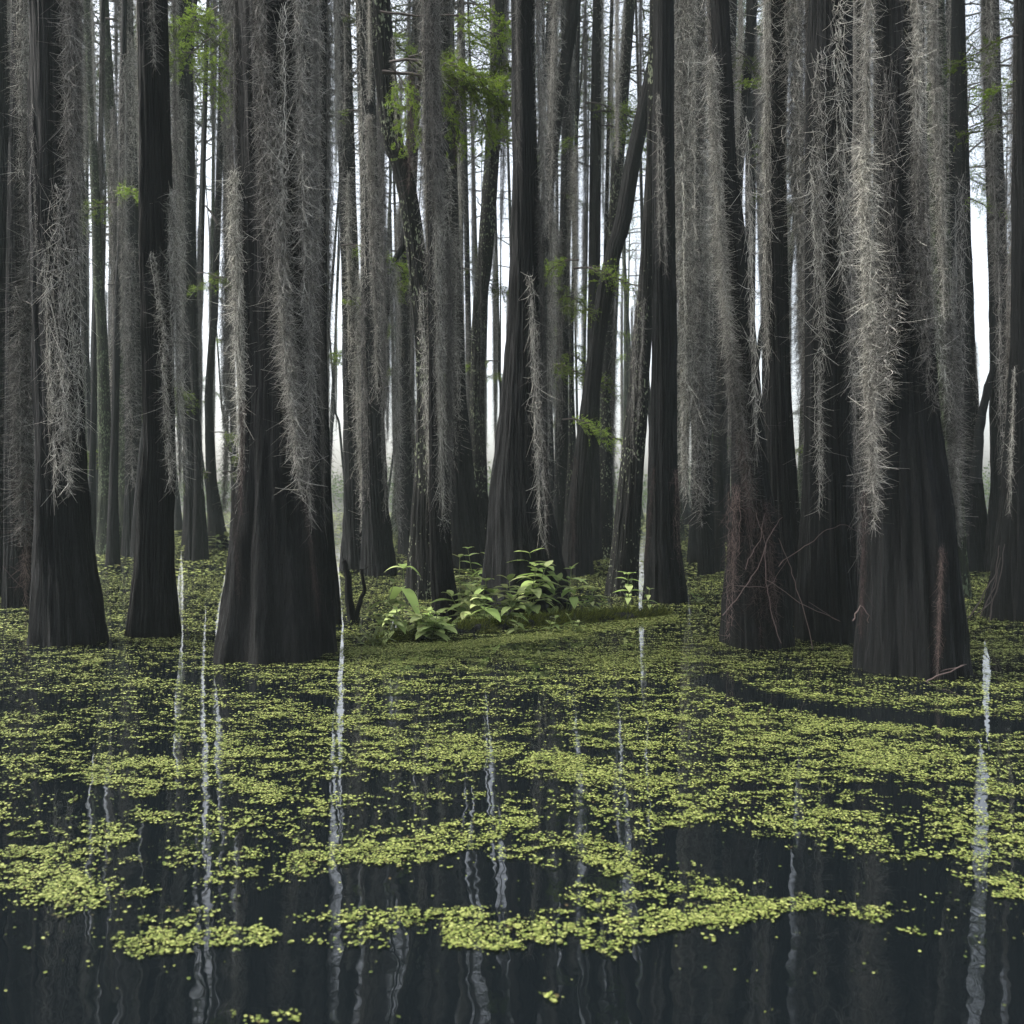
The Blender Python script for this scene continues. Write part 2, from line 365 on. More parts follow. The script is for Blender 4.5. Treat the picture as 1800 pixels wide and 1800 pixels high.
# ------------------------------------------------------------------ trunks
def make_trunk(d, prof, hi, seed, root):
    """prof: (y_px, x_px, w_px) from the waterline upwards, measured at depth d; returns mesh in root space + centre-line function"""
    pr = sorted(prof, key=lambda q: -q[0])
    zs = np.array([CAM_H - (y - HZ) * d / F for y, x, w in pr]); xs = np.array([(x - CX) * d / F for y, x, w in pr]); ws = np.array([w * d / F for y, x, w in pr])
    R0 = ws[0] / 2; yc = d + R0 * 0.9; k_ = yc / d
    zs = CAM_H + (zs - CAM_H) * k_; xs = xs * k_; ws = ws * k_ * 0.94; zs[0] = 0.0
    top = 24.0 + (seed * 37 % 40) / 10
    slope = (xs[-1] - xs[-3]) / (zs[-1] - zs[-3]) if len(zs) > 3 else 0.0
    slope = max(-0.08, min(0.08, slope)); zt = zs[-1]
    ez = [zt + (top - zt) * t for t in (0.25, 0.5, 0.75, 1.0)]
    ex = [xs[-1] + slope * (z - zt) * 0.8 for z in ez]; ew = [ws[-1] * k for k in (0.86, 0.68, 0.45, 0.14)]
    Z = np.concatenate([[-0.4], zs, ez]); Xc = np.concatenate([[xs[0]], xs, ex]); W = np.concatenate([[ws[0] * 1.06], ws, ew])
    zv = np.concatenate([np.linspace(-0.4, 5.5, int(70 * hi)), np.linspace(5.8, top, int(26 * hi))])
    c = np.interp(zv, Z, Xc); r = np.interp(zv, Z, W) / 2
    # smooth the centre line
    kx = np.array([1, 2, 3, 2, 1]) / 9; pad = lambda q: np.concatenate([[q[0]] * 2, q, [q[-1]] * 2])
    c = np.convolve(pad(c), kx, 'valid'); r = np.convolve(pad(r), kx, 'valid')
    K = int(110 * hi) if hi >= 1 else int(40 * hi) + 8
    th = np.arange(K) * 2 * np.pi / K
    TH, ZZ = np.meshgrid(th, zv)
    fl = np.clip(1 - ZZ / 1.6, 0, 1) ** 1.3 * np.clip(R0 * 2.2, 0.3, 1)
    cx_, sx_ = np.cos(TH), np.sin(TH); sh = seed * 3.7
    lob = vnoise(cx_ * 1.6 + sh, sx_ * 1.6 + sh, ZZ * 0.25 + sh) - 0.5
    lob2 = vnoise(cx_ * 3.6 + sh, sx_ * 3.6, ZZ * 0.5 + sh) - 0.5
    tw = TH + 0.12 * ZZ
    rid = vnoise(np.cos(tw) * 9 + sh, np.sin(tw) * 9, ZZ * 0.9) - 0.5
    rid2 = vnoise(np.cos(tw) * 19 + sh, np.sin(tw) * 19, ZZ * 2.6) - 0.5
    lump = vnoise(cx_ * 1.0 + sh, sx_ * 1.0, ZZ * 1.4) - 0.5
    RR = r[:, None] * (1 + fl * (0.42 * lob + 0.34 * lob2) + 0.07 * lob + 0.05 * lump) 
    RR = RR + np.minimum(r[:, None], 0.25) * (0.22 * rid + 0.15 * rid2) * (1 if hi >= 1 else 0.6)
    Xv = c[:, None] + RR * cx_ - root.x; Yv = yc + RR * sx_ - root.y
    V = np.stack([Xv, Yv, ZZ - root.z], -1).reshape(-1, 3)
    n_ = len(zv); i = np.arange(n_ - 1)[:, None] * K; j = np.arange(K)[None]; j2 = (j + 1) % K
    Fc = np.stack([i + j, i + j2, i + K + j2, i + K + j], -1).reshape(-1, 4)
    return V, Fc, (lambda z: float(np.interp(z, zv, c))), (lambda z: float(np.interp(z, zv, r))), yc, top

TREES = {}
def tree(key, label, by, prof, moss=(), bark='dark', hi=1.0, extra=True, sprigs=(), group=None, name='cypress_tree', back=3):
    d = depth(by); seed = len(TREES) + 1
    x0 = (prof[0][1] - CX) * d / F; R0 = prof[0][2] * d / F / 2
    root = empty(name, (x0 * (d + R0 * 0.9) / d, d + R0 * 0.9, 0))
    tag(root, label, 'tree', group)
    V, Fc, cf, rf, yc, top = make_trunk(d, prof, hi, seed, root.location)
    put('trunk', mesh_from('trunk', V, [Fc], [BARK[bark]], smooth=True), root)
    for (xt, yt, xb, yb, w, k, *fr) in moss:
        off = fr[0] if fr else 1.0        # 1: in front of the bark, 0: beside the trunk
        zt = CAM_H - (yt - HZ) * d / F; zb = CAM_H - (yb - HZ) * d / F
        dt = yc - rf(zt) * off - 0.04; db = yc - rf(zb) * off - 0.05
        a = pt(xt, yt, dt); bb = pt(xb, yb, db)
        if k == 'N' and d > 9: k = 'M'
        if k in 'NM' and d > 20: k = 'F'
        drape(root, a, bb, w * d / F, k)
    for i in range(back if d < 9 else 0):              # the sides and back carry moss too
        a = random.uniform(0.15, 0.85) * math.pi
        zt = random.uniform(5.5, 9); zb = random.uniform(1.0, 3.0)
        p0 = Vector((cf(zt) + math.cos(a) * rf(zt) * 0.9, yc + math.sin(a) * (rf(zt) + .05), zt)); p1 = Vector((cf(zb) + math.cos(a) * rf(zb) * 0.9, yc + math.sin(a) * (rf(zb) + 0.05), zb))
        drape(root, p0, p1, 0.18, 'M')
    for i in range(2 if d < 8.2 else 0):                 # moss on the trunk above the picture
        a = random.uniform(0, 2) * math.pi; zt = random.uniform(12, 18); zb = random.uniform(5, 8)
        p0 = Vector((cf(zt) + math.cos(a) * rf(zt), yc + math.sin(a) * rf(zt), zt)); p1 = Vector((cf(zb) + math.cos(a) * rf(zb) * 1.1, yc + math.sin(a) * rf(zb) * 1.1, zb))
        drape(root, p0, p1, 0.28, 'F')
    for (sx, sy, sz, az, *r_) in sprigs:
        dd = yc + (r_[1] if len(r_) > 1 else -0.5)
        sprig(root, pt(sx, sy, dd), sz * d / F, az, r_[0] if r_ else 0.1, random.uniform(-0.4, 0.4))
    cr = put('crown', random.choice(CROWNS), root, Vector((cf(top - 3), yc, top - 2.5)) - root.location)
    cr.rotation_euler = (0, 0, random.random() * 6.28)
    TREES[key] = (root, d, cf, rf, yc)
    return root

T = tree
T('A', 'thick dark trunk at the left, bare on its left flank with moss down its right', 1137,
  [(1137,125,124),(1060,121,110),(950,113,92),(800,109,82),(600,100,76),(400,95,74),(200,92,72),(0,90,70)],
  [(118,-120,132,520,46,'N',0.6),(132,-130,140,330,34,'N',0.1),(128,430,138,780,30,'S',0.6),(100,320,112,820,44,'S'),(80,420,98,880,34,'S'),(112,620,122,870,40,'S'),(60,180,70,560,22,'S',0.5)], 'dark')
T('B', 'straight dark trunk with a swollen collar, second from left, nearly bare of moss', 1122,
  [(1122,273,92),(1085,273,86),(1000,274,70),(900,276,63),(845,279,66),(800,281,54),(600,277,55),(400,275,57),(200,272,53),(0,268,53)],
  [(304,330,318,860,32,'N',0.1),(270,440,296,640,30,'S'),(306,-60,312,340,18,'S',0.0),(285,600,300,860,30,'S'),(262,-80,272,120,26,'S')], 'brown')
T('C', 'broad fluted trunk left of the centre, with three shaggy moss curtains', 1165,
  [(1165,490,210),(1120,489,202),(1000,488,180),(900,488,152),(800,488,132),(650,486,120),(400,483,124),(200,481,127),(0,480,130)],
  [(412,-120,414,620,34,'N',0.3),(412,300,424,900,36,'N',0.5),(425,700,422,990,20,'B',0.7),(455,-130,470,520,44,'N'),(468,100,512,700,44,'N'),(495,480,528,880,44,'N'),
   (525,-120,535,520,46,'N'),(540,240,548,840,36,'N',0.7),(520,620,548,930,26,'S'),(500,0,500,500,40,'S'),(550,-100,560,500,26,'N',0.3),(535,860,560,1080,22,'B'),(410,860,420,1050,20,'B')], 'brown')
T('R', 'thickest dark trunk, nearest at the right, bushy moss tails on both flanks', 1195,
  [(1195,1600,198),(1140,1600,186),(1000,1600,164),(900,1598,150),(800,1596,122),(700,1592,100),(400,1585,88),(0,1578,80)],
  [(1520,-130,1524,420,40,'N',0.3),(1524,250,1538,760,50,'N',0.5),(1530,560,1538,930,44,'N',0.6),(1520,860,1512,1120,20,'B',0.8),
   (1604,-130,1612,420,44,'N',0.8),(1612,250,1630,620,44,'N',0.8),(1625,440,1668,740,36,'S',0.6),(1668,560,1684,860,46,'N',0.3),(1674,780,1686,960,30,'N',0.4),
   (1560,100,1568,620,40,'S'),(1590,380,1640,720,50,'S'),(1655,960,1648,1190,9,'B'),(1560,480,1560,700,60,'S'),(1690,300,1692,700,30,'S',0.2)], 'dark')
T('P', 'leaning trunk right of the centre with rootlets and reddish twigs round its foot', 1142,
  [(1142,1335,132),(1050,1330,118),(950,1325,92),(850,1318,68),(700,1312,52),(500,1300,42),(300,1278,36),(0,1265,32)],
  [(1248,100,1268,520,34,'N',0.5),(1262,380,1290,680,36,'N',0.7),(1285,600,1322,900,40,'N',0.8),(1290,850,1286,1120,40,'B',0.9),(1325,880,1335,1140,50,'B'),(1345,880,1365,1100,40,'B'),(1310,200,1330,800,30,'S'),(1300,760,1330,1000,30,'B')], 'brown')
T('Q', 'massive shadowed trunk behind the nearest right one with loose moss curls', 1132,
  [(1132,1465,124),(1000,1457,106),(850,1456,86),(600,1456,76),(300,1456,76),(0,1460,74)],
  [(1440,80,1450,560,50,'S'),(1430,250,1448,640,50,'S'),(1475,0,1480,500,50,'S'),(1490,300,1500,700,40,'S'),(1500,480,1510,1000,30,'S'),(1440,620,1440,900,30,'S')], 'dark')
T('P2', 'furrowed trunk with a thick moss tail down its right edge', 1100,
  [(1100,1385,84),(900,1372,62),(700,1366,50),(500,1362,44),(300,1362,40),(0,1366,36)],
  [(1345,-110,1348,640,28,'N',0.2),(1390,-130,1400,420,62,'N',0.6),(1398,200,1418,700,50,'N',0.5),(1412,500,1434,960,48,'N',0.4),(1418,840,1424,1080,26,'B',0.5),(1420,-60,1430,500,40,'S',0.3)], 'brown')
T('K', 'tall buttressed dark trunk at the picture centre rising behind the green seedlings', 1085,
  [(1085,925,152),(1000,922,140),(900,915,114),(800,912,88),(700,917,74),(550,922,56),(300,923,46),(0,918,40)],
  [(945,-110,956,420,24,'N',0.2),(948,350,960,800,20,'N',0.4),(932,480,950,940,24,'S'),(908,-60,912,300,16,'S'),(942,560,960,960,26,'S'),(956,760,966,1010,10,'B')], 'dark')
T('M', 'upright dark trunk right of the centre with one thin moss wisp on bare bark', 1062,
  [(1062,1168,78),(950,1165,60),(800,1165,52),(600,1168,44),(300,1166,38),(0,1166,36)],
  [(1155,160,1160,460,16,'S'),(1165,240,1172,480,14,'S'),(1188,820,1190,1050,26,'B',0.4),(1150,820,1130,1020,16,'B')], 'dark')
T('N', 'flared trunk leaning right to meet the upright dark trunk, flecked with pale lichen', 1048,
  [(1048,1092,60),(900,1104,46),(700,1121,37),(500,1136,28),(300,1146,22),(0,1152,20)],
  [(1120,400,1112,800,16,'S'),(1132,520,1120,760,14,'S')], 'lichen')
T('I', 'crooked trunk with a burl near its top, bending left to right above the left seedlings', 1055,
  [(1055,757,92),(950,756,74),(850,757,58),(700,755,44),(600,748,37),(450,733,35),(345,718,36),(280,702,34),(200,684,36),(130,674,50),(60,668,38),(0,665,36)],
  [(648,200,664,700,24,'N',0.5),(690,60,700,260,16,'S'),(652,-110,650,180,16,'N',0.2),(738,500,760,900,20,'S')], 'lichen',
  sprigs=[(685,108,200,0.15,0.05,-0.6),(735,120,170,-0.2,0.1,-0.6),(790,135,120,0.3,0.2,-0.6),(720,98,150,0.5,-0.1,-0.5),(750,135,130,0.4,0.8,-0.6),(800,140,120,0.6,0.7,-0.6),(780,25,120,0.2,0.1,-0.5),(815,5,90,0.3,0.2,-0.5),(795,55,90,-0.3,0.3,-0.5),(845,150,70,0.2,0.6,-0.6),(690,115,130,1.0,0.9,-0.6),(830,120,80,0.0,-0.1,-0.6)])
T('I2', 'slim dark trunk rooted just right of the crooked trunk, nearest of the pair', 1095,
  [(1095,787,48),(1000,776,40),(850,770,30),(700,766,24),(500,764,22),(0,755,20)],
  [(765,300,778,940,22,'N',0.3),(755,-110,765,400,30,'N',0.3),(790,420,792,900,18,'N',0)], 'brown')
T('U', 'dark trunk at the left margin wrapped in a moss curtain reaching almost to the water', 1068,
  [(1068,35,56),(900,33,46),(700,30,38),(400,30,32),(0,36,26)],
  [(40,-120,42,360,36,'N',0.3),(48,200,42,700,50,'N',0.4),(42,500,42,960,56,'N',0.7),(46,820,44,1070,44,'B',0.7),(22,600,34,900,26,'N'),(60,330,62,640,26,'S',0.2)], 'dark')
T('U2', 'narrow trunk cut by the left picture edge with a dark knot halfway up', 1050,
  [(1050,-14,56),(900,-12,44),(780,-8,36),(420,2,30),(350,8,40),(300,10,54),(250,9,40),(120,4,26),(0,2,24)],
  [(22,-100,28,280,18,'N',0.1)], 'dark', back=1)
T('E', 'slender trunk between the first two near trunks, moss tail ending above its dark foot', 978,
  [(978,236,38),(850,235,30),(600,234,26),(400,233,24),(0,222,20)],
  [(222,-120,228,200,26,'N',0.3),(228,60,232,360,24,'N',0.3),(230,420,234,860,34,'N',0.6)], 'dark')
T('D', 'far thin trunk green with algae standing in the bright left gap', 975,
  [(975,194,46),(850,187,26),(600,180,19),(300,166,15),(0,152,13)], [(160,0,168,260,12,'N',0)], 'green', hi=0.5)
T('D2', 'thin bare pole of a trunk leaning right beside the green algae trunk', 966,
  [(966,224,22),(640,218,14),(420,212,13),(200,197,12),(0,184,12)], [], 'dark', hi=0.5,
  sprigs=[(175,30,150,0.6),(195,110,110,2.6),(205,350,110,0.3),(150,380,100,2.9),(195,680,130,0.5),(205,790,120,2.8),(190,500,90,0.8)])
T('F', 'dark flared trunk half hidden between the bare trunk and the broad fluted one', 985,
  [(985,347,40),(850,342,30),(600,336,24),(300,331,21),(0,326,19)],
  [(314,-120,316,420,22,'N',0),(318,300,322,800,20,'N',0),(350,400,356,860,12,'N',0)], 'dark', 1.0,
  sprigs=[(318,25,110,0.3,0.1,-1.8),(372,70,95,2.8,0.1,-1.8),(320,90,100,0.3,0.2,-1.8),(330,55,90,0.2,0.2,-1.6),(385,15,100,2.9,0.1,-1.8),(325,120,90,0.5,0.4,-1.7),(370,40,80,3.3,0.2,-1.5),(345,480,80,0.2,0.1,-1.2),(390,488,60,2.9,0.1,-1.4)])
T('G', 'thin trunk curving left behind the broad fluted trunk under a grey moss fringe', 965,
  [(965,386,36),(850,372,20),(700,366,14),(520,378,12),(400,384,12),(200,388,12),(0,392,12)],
  [(394,-120,396,420,36,'N',0),(398,300,394,900,40,'N',0),(408,-120,402,500,30,'N',0)], 'dark', 0.6,
  sprigs=[(375,760,80,0.3),(390,830,90,0.6),(375,830,80,2.6)])
T('C2', 'slimmer dark trunk pressed close behind the right side of the broad fluted trunk', 1100,
  [(1100,580,46),(950,566,44),(700,554,44),(400,556,34),(0,560,28)], [(558,-120,560,520,22,'N',0.2),(560,380,570,930,16,'N',0.5)], 'dark')
T('H', 'moss smothered trunk just right of the tallest pale gap', 1002,
  [(1002,632,64),(900,626,44),(700,620,34),(400,614,30),(0,600,30)],
  [(604,-120,606,360,22,'N',0.4),(616,300,620,700,26,'N',0.6),(630,480,634,960,32,'N',0.6),(640,300,640,760,26,'N',0.2)], 'dark',
  sprigs=[(590,20,110,0.5),(600,430,120,0.4),(605,520,80,1.4)])
T('H2', 'dark trunk with a narrow moss strip on each flank, left of the crooked trunk', 1012,
  [(1012,668,72),(900,660,48),(700,654,38),(400,650,32),(0,640,32)],
  [(636,-120,640,520,26,'N',0.3),(672,200,678,900,26,'N',0.3),(642,500,645,900,22,'N',0.4),(690,460,700,940,24,'N',0)], 'dark')
T('H3', 'grey moss curtained trunk seen between the burl trunk and the big leafy branch', 975,
  [(975,722,50),(800,714,30),(400,716,24),(0,738,22)],
  [(735,-120,738,160,40,'N',0.3),(700,360,705,760,24,'N',0.3),(722,420,726,960,30,'N',0.3)], 'dark', 0.6,
  sprigs=[(690,440,100,1.2),(700,500,110,-1.5),(640,60,100,0.4)])
T('J', 'reddish brown trunk with swollen foot behind the seedlings, moss veiled above', 1000,
  [(1000,816,86),(900,812,58),(700,803,36),(400,792,32),(0,778,28)],
  [(770,-120,778,160,44,'N',0.3),(752,220,760,560,44,'N',0.3),(782,280,790,640,40,'N',0.5),(800,400,800,820,34,'N',0.5),(765,480,782,850,30,'N',0)], 'brown')
T('J2', 'lichen spotted trunk leaning right, immediately left of the tall central trunk', 990,
  [(990,850,50),(850,840,30),(700,838,26),(550,842,25),(380,858,28),(200,870,27),(0,880,24)],
  [(872,-60,868,300,18,'N',0),(846,420,842,860,22,'N',0.2),(890,-100,882,420,20,'N',0)], 'lichen',
  sprigs=[(862,180,120,0.3),(870,240,110,-1.4)])
T('L', 'dark bare trunk slanting strongly to the upper right across the background', 1012,
  [(1012,1015,62),(900,1018,42),(760,1030,32),(620,1047,28),(517,1062,28),(380,1093,30),(234,1120,27),(180,1136,25),(0,1175,22)],
  [(1010,800,1008,990,16,'B')], 'speck', sprigs=[(990,740,130,0.2),(1010,470,150,0.1),(1020,460,120,2.8),(1000,520,90,0.9)])
T('L2', 'slanting trunk whose top leans right behind the tall central trunk', 1005,
  [(1005,948,52),(800,948,28),(600,950,24),(350,957,23),(207,972,23),(138,988,23),(0,1018,21)],
  [(978,-60,965,420,30,'N',0.3),(965,300,966,840,24,'N',0)], 'speck')
T('V1', 'straight slim trunk with a leafy sprig, second right of the central trunk', 985,
  [(985,1040,40),(800,1042,26),(500,1044,22),(300,1046,22),(0,1052,19)],
  [(1028,0,1030,500,16,'N',0),(1058,-80,1062,420,18,'N',0)], 'speck', 0.8,
  sprigs=[(1030,180,110,0.4),(1050,190,120,0.1),(1060,220,110,0.5),(1025,240,80,2.8)])
T('V2', 'lichen crusted slim trunk tilting right, crossed by the slanting bare trunk', 980,
  [(980,1060,36),(700,1066,24),(500,1070,22),(300,1085,22),(100,1100,21),(0,1108,20)],
  [(1098,0,1085,420,16,'N',0),(1076,420,1078,900,22,'N',0)], 'lichen', 0.8, sprigs=[(1115,60,90,0.6),(1125,120,80,0.3)])
T('V3', 'thin grey trunk framed by two narrow pale gaps right of the central trunk', 975,
  [(975,988,38),(700,988,22),(400,992,18),(0,1000,16)],
  [(1002,100,996,600,20,'N',0),(984,400,984,920,20,'N',0.3)], 'dark', 0.7, sprigs=[(985,500,70,1.0),(990,540,70,-1.0),(985,340,60,0.3)])
T('O', 'trunk hidden by the two widest grey moss curtains, right of the upright dark trunk', 1010,
  [(1010,1242,32),(900,1238,32),(600,1226,38),(300,1220,38),(0,1214,38)],
  [(1198,-130,1200,460,38,'N',0.6),(1200,250,1206,880,40,'N',0.6),(1228,-130,1232,420,38,'N',0.6),(1236,250,1240,700,36,'N',0.6),(1228,500,1234,920,44,'N',0.6),(1214,-120,1216,500,36,'N',1.0),(1215,350,1218,860,36,'N',1.0)], 'dark')
T('O2', 'slim dark trunk between the widest moss curtains and the slanting right trunk', 990,
  [(990,1222,34),(600,1250,24),(300,1262,24),(0,1268,24)], [(1246,300,1250,760,18,'N',0.2),(1185,760,1190,930,14,'N')], 'dark', 0.7)
T('V4', 'thin dark pole leaning right with green sprigs at its side, behind the rootlet trunk', 1006,
  [(1006,1258,30),(700,1268,24),(550,1277,21),(310,1295,19),(110,1314,19),(0,1326,19)],
  [(1304,0,1292,420,16,'N',0),(1330,60,1336,500,14,'N',0)], 'speck', 0.8,
  sprigs=[(1325,240,110,0.5),(1315,290,110,-0.4),(1320,330,110,0.7),(1330,360,90,-0.9),(1300,90,90,1.0),(1290,150,70,-1.2)])
T('R2', 'trunk sheathed in yellowish moss peeking out behind the right flank of the nearest trunk', 1050,
  [(1050,1672,60),(800,1664,42),(600,1657,36),(300,1650,32),(0,1644,30)],
  [(1640,-120,1645,300,34,'N',0.6),(1648,150,1660,620,34,'N',0.6),(1665,480,1680,820,30,'N',0.4)], 'green')
T('Q2', 'slim dark trunk squeezed between the massive shadowed trunk and the nearest right trunk', 1040,
  [(1040,1512,50),(850,1508,34),(600,1506,30),(300,1506,28),(0,1505,26)], [(1500,-60,1502,500,18,'N',0.4)], 'dark')
T('S', 'dark trunk standing left of the narrow bright gap near the right edge', 1005,
  [(1005,1708,74),(850,1704,44),(600,1698,28),(400,1694,24),(0,1684,22)], [(1690,-60,1696,500,14,'N',0),(1712,600,1712,900,18,'N',0.3)], 'dark', sprigs=[(1690,350,90,0.1)])
T('S2', 'moss draped slim trunk right of the narrow bright gap near the right edge', 1008,
  [(1008,1762,60),(850,1762,38),(500,1755,30),(0,1740,28)],
  [(1736,-120,1740,280,38,'N',0.6),(1742,100,1752,520,34,'N',0.6),(1756,380,1762,820,22,'S',0.9),(1766,300,1768,700,14,'N',0)], 'dark')
T('T', 'dark trunk cut by the right picture edge with stringy roots on its left side', 1095,
  [(1095,1806,128),(1000,1805,104),(850,1803,74),(600,1802,48),(0,1806,44)],
  [(1785,640,1775,900,16,'S',0.3)], 'dark', sprigs=[(1790,60,110,2.6),(1785,200,90,2.9),(1788,150,90,3.4)], back=1)

for k_g, (gx, gby, gt, gb, lab) in enumerate([(150, 938, 330, 905, 'far pale moss column in the leftmost tall gap beside the thick left trunk'), (372, 935, 380, 900, 'far moss column in the gap beside the curving thin trunk')]):
    T('g%d' % k_g, lab, gby, [(gby,gx,16),(860,gx,10),(600,gx+1,8),(300,gx+3,6),(0,gx+4,5)], [(gx-3,gt,gx-3,gb,9,'F',0),(gx+4,gt+60,gx+4,gb-40,8,'F',0)], 'green', 0.35, back=0)
# wisps of moss trailing into the bright gaps
for key, x, y0, y1, w in [('D',150,-80,300,14),('D',142,-80,160,10),('F',372,-100,230,14),('G',378,-100,330,12),('H3',719,-80,240,12),('J',832,150,520,12),('J2',868,-60,140,12),
                          ('S',1733,-80,330,12),('S2',1728,-80,200,12),('V3',1005,-60,330,10),('N',1084,-60,280,12),('C2',590,-110,340,16),('H',602,100,330,8),('E',205,-80,260,12),('L',1126,-60,200,12),('U2',14,-80,200,12),('T',1784,-80,320,12),('H2',644,-100,300,10)]:
    root, d, cf, rf, yc = TREES[key]
    drape(root, pt(x, y0, yc), pt(x, y1, yc), w * d / F, 'M' if d > 9 else 'N')
# twigs and rootlets that belong to the rootlet trunk and the right-edge trunk
def twigs(key, lines, mat, name, dy=-0.25):
    root, d, cf, rf, yc = TREES[key]
    for ln, w in lines:
        mb = MB(); P = np.array([pt(x, y, d + dy + 0.02 * i) for i, (x, y) in enumerate(ln)])
        t = np.linspace(0, len(P) - 1, 4 * len(P)); Q = np.stack([np.interp(t, np.arange(len(P)), P[:, k]) for k in range(3)], 1)
        Q += np.cumsum(rng.normal(size=Q.shape) * 0.007, 0) - np.array(root.location)
        tube(mb, Q, np.linspace(w, w * 0.4, len(Q)), 5)
        put(name, mb.build(name, [mat], True), root)
twigs('P', [([(1270,1080),(1300,1050),(1320,1018),(1345,980),(1360,930),(1385,900)],0.0045),([(1345,1020),(1400,1060),(1470,1095),(1412,1068)],0.0032),
            ([(1375,1130),(1355,1060),(1345,1020),(1347,960),(1330,900)],0.0038),([(1425,1140),(1400,1060),(1375,1000),(1350,950)],0.0038),
            ([(1370,995),(1410,960),(1450,930),(1480,920),(1500,935)],0.0028),([(1300,1030),(1345,1027),(1380,985)],0.0025),([(1310,1000),(1330,960),(1340,900)],0.0035)], M_RTWIG, 'twig')
twigs('T', [([(1700,1085),(1725,1050),(1745,1010),(1752,960)],0.008),([(1712,1080),(1735,1050),(1750,1000)],0.006),([(1725,1085),(1745,1040),(1760,980)],0.007),([(1740,1090),(1750,1050),(1765,960)],0.008)], M_TWIG, 'root', 0.0)
twigs('R', [([(1620,1210),(1650,1195),(1690,1180),(1640,1188)],0.006),([(1500,1090),(1515,1065),(1530,1100)],0.005)], M_RTWIG, 'twig', -0.05)
twigs('S2', [([(1715,850),(1722,760),(1738,680),(1752,640)],0.10)], BARK['dark'], 'limb', 0.1)
twigs('D2', [([(212,300),(180,330),(150,345)],0.03),([(215,390),(185,398),(150,410)],0.03),([(205,170),(228,150),(240,120)],0.03),([(195,260),(172,275),(160,300)],0.04)], M_TWIG, 'limb', 0.1)
twigs('I', [([(672,125),(710,130),(760,138),(820,140),(880,158)],0.022),([(800,140),(785,200),(770,260)],0.012),([(668,20),(730,30),(800,30),(860,20)],0.016)], M_TWIG, 'limb', -0.15)
twigs('G', [([(384,395),(372,375),(362,360)],0.05)], M_TWIG, 'limb', 0.1)
# dark moss hanging under the big leafy branch
root_j = TREES['I'][0]; dj = TREES['I'][4] - 0.5
for (xt, yt, yb, w) in [(720,130,330,36),(745,135,300,40),(800,140,300,30),(805,145,260,24),(770,140,240,36)]:
    o = drape(root_j, pt(xt, yt, dj), pt(xt, yb, dj), w * dj / F, 'B')

# ------------------------------------------------------------------ background trees (lighter builds, shared drapes)
GAPS = [(140, 152, 1), (366, 380, 1), (582, 608, 1), (640, 648, 1), (714, 728, 1), (827, 837, 1), (866, 874, .9), (1002, 1008, .6), (1080, 1090, .9), (1270, 1276, .7), (1310, 1314, .7), (1724, 1742, 1), (-5, 10, 1), (1690, 1694, .8), (1785, 1795, .8), (312, 316, .8)]
far_n = 0; tries = 0
placed = []
while far_n < 92 and tries < 3000:
    tries += 1
    d = 19 + 55 * random.random() ** 1.3
    x = random.uniform(-0.72, 0.72) * d; px = CX + x * F / d
    w = random.uniform(0.45, 0.95); wpx = w * F / d * 0.5
    if any(a - wpx * 1.1 < px < c + wpx * 1.1 and random.random() < s for a, c, s in GAPS) : continue
    if any((x - q[0]) ** 2 + (d - q[1]) ** 2 < 1.8 for q in placed): continue
    placed.append((x, d)); far_n += 1
    by = HZ + CAM_H * F / d; W = lambda k: k * w * F / d; ln = random.uniform(-0.6, 0.6) * F / d
    H_ = lambda z: HZ - (z - CAM_H) * F / d
    prof = [(by, px, W(1.25)), (H_(1.0), px, W(0.8)), (H_(3), px + 0.1 * ln, W(0.5)), (H_(7), px + ln * 0.4, W(0.42)), (H_(12), px + ln, W(0.36))]
    ml = []
    for k in range(random.choice([2, 3, 3, 4])):
        zt = random.uniform(10, 18); zb = random.uniform(1.2, 6); ox = random.uniform(-0.4, 0.4) * F / d
        if any(a < px + ox < c and s > .75 for a, c, s in GAPS): ox = -ox
        ml.append((px + ox, H_(zt), px + ox, H_(zb), random.uniform(0.22, 0.5) * F / d, 'F', random.uniform(-0.5, 1)))
    sp = [(px + random.uniform(-0.4, 0.4) * F / d, H_(random.uniform(2.5, 12)), random.uniform(1.2, 2.2) * F / d, random.random() * 6.28)] * 1 if random.random() < 0.5 else []
    T('far%d' % far_n, 'distant moss-hung trunk among the crowd of thin background trunks', by, prof, ml, random.choice(['dark', 'dark', 'speck', 'green']), hi=0.35,
      sprigs=sp, group='distant moss-hung trunks in the background', back=0)

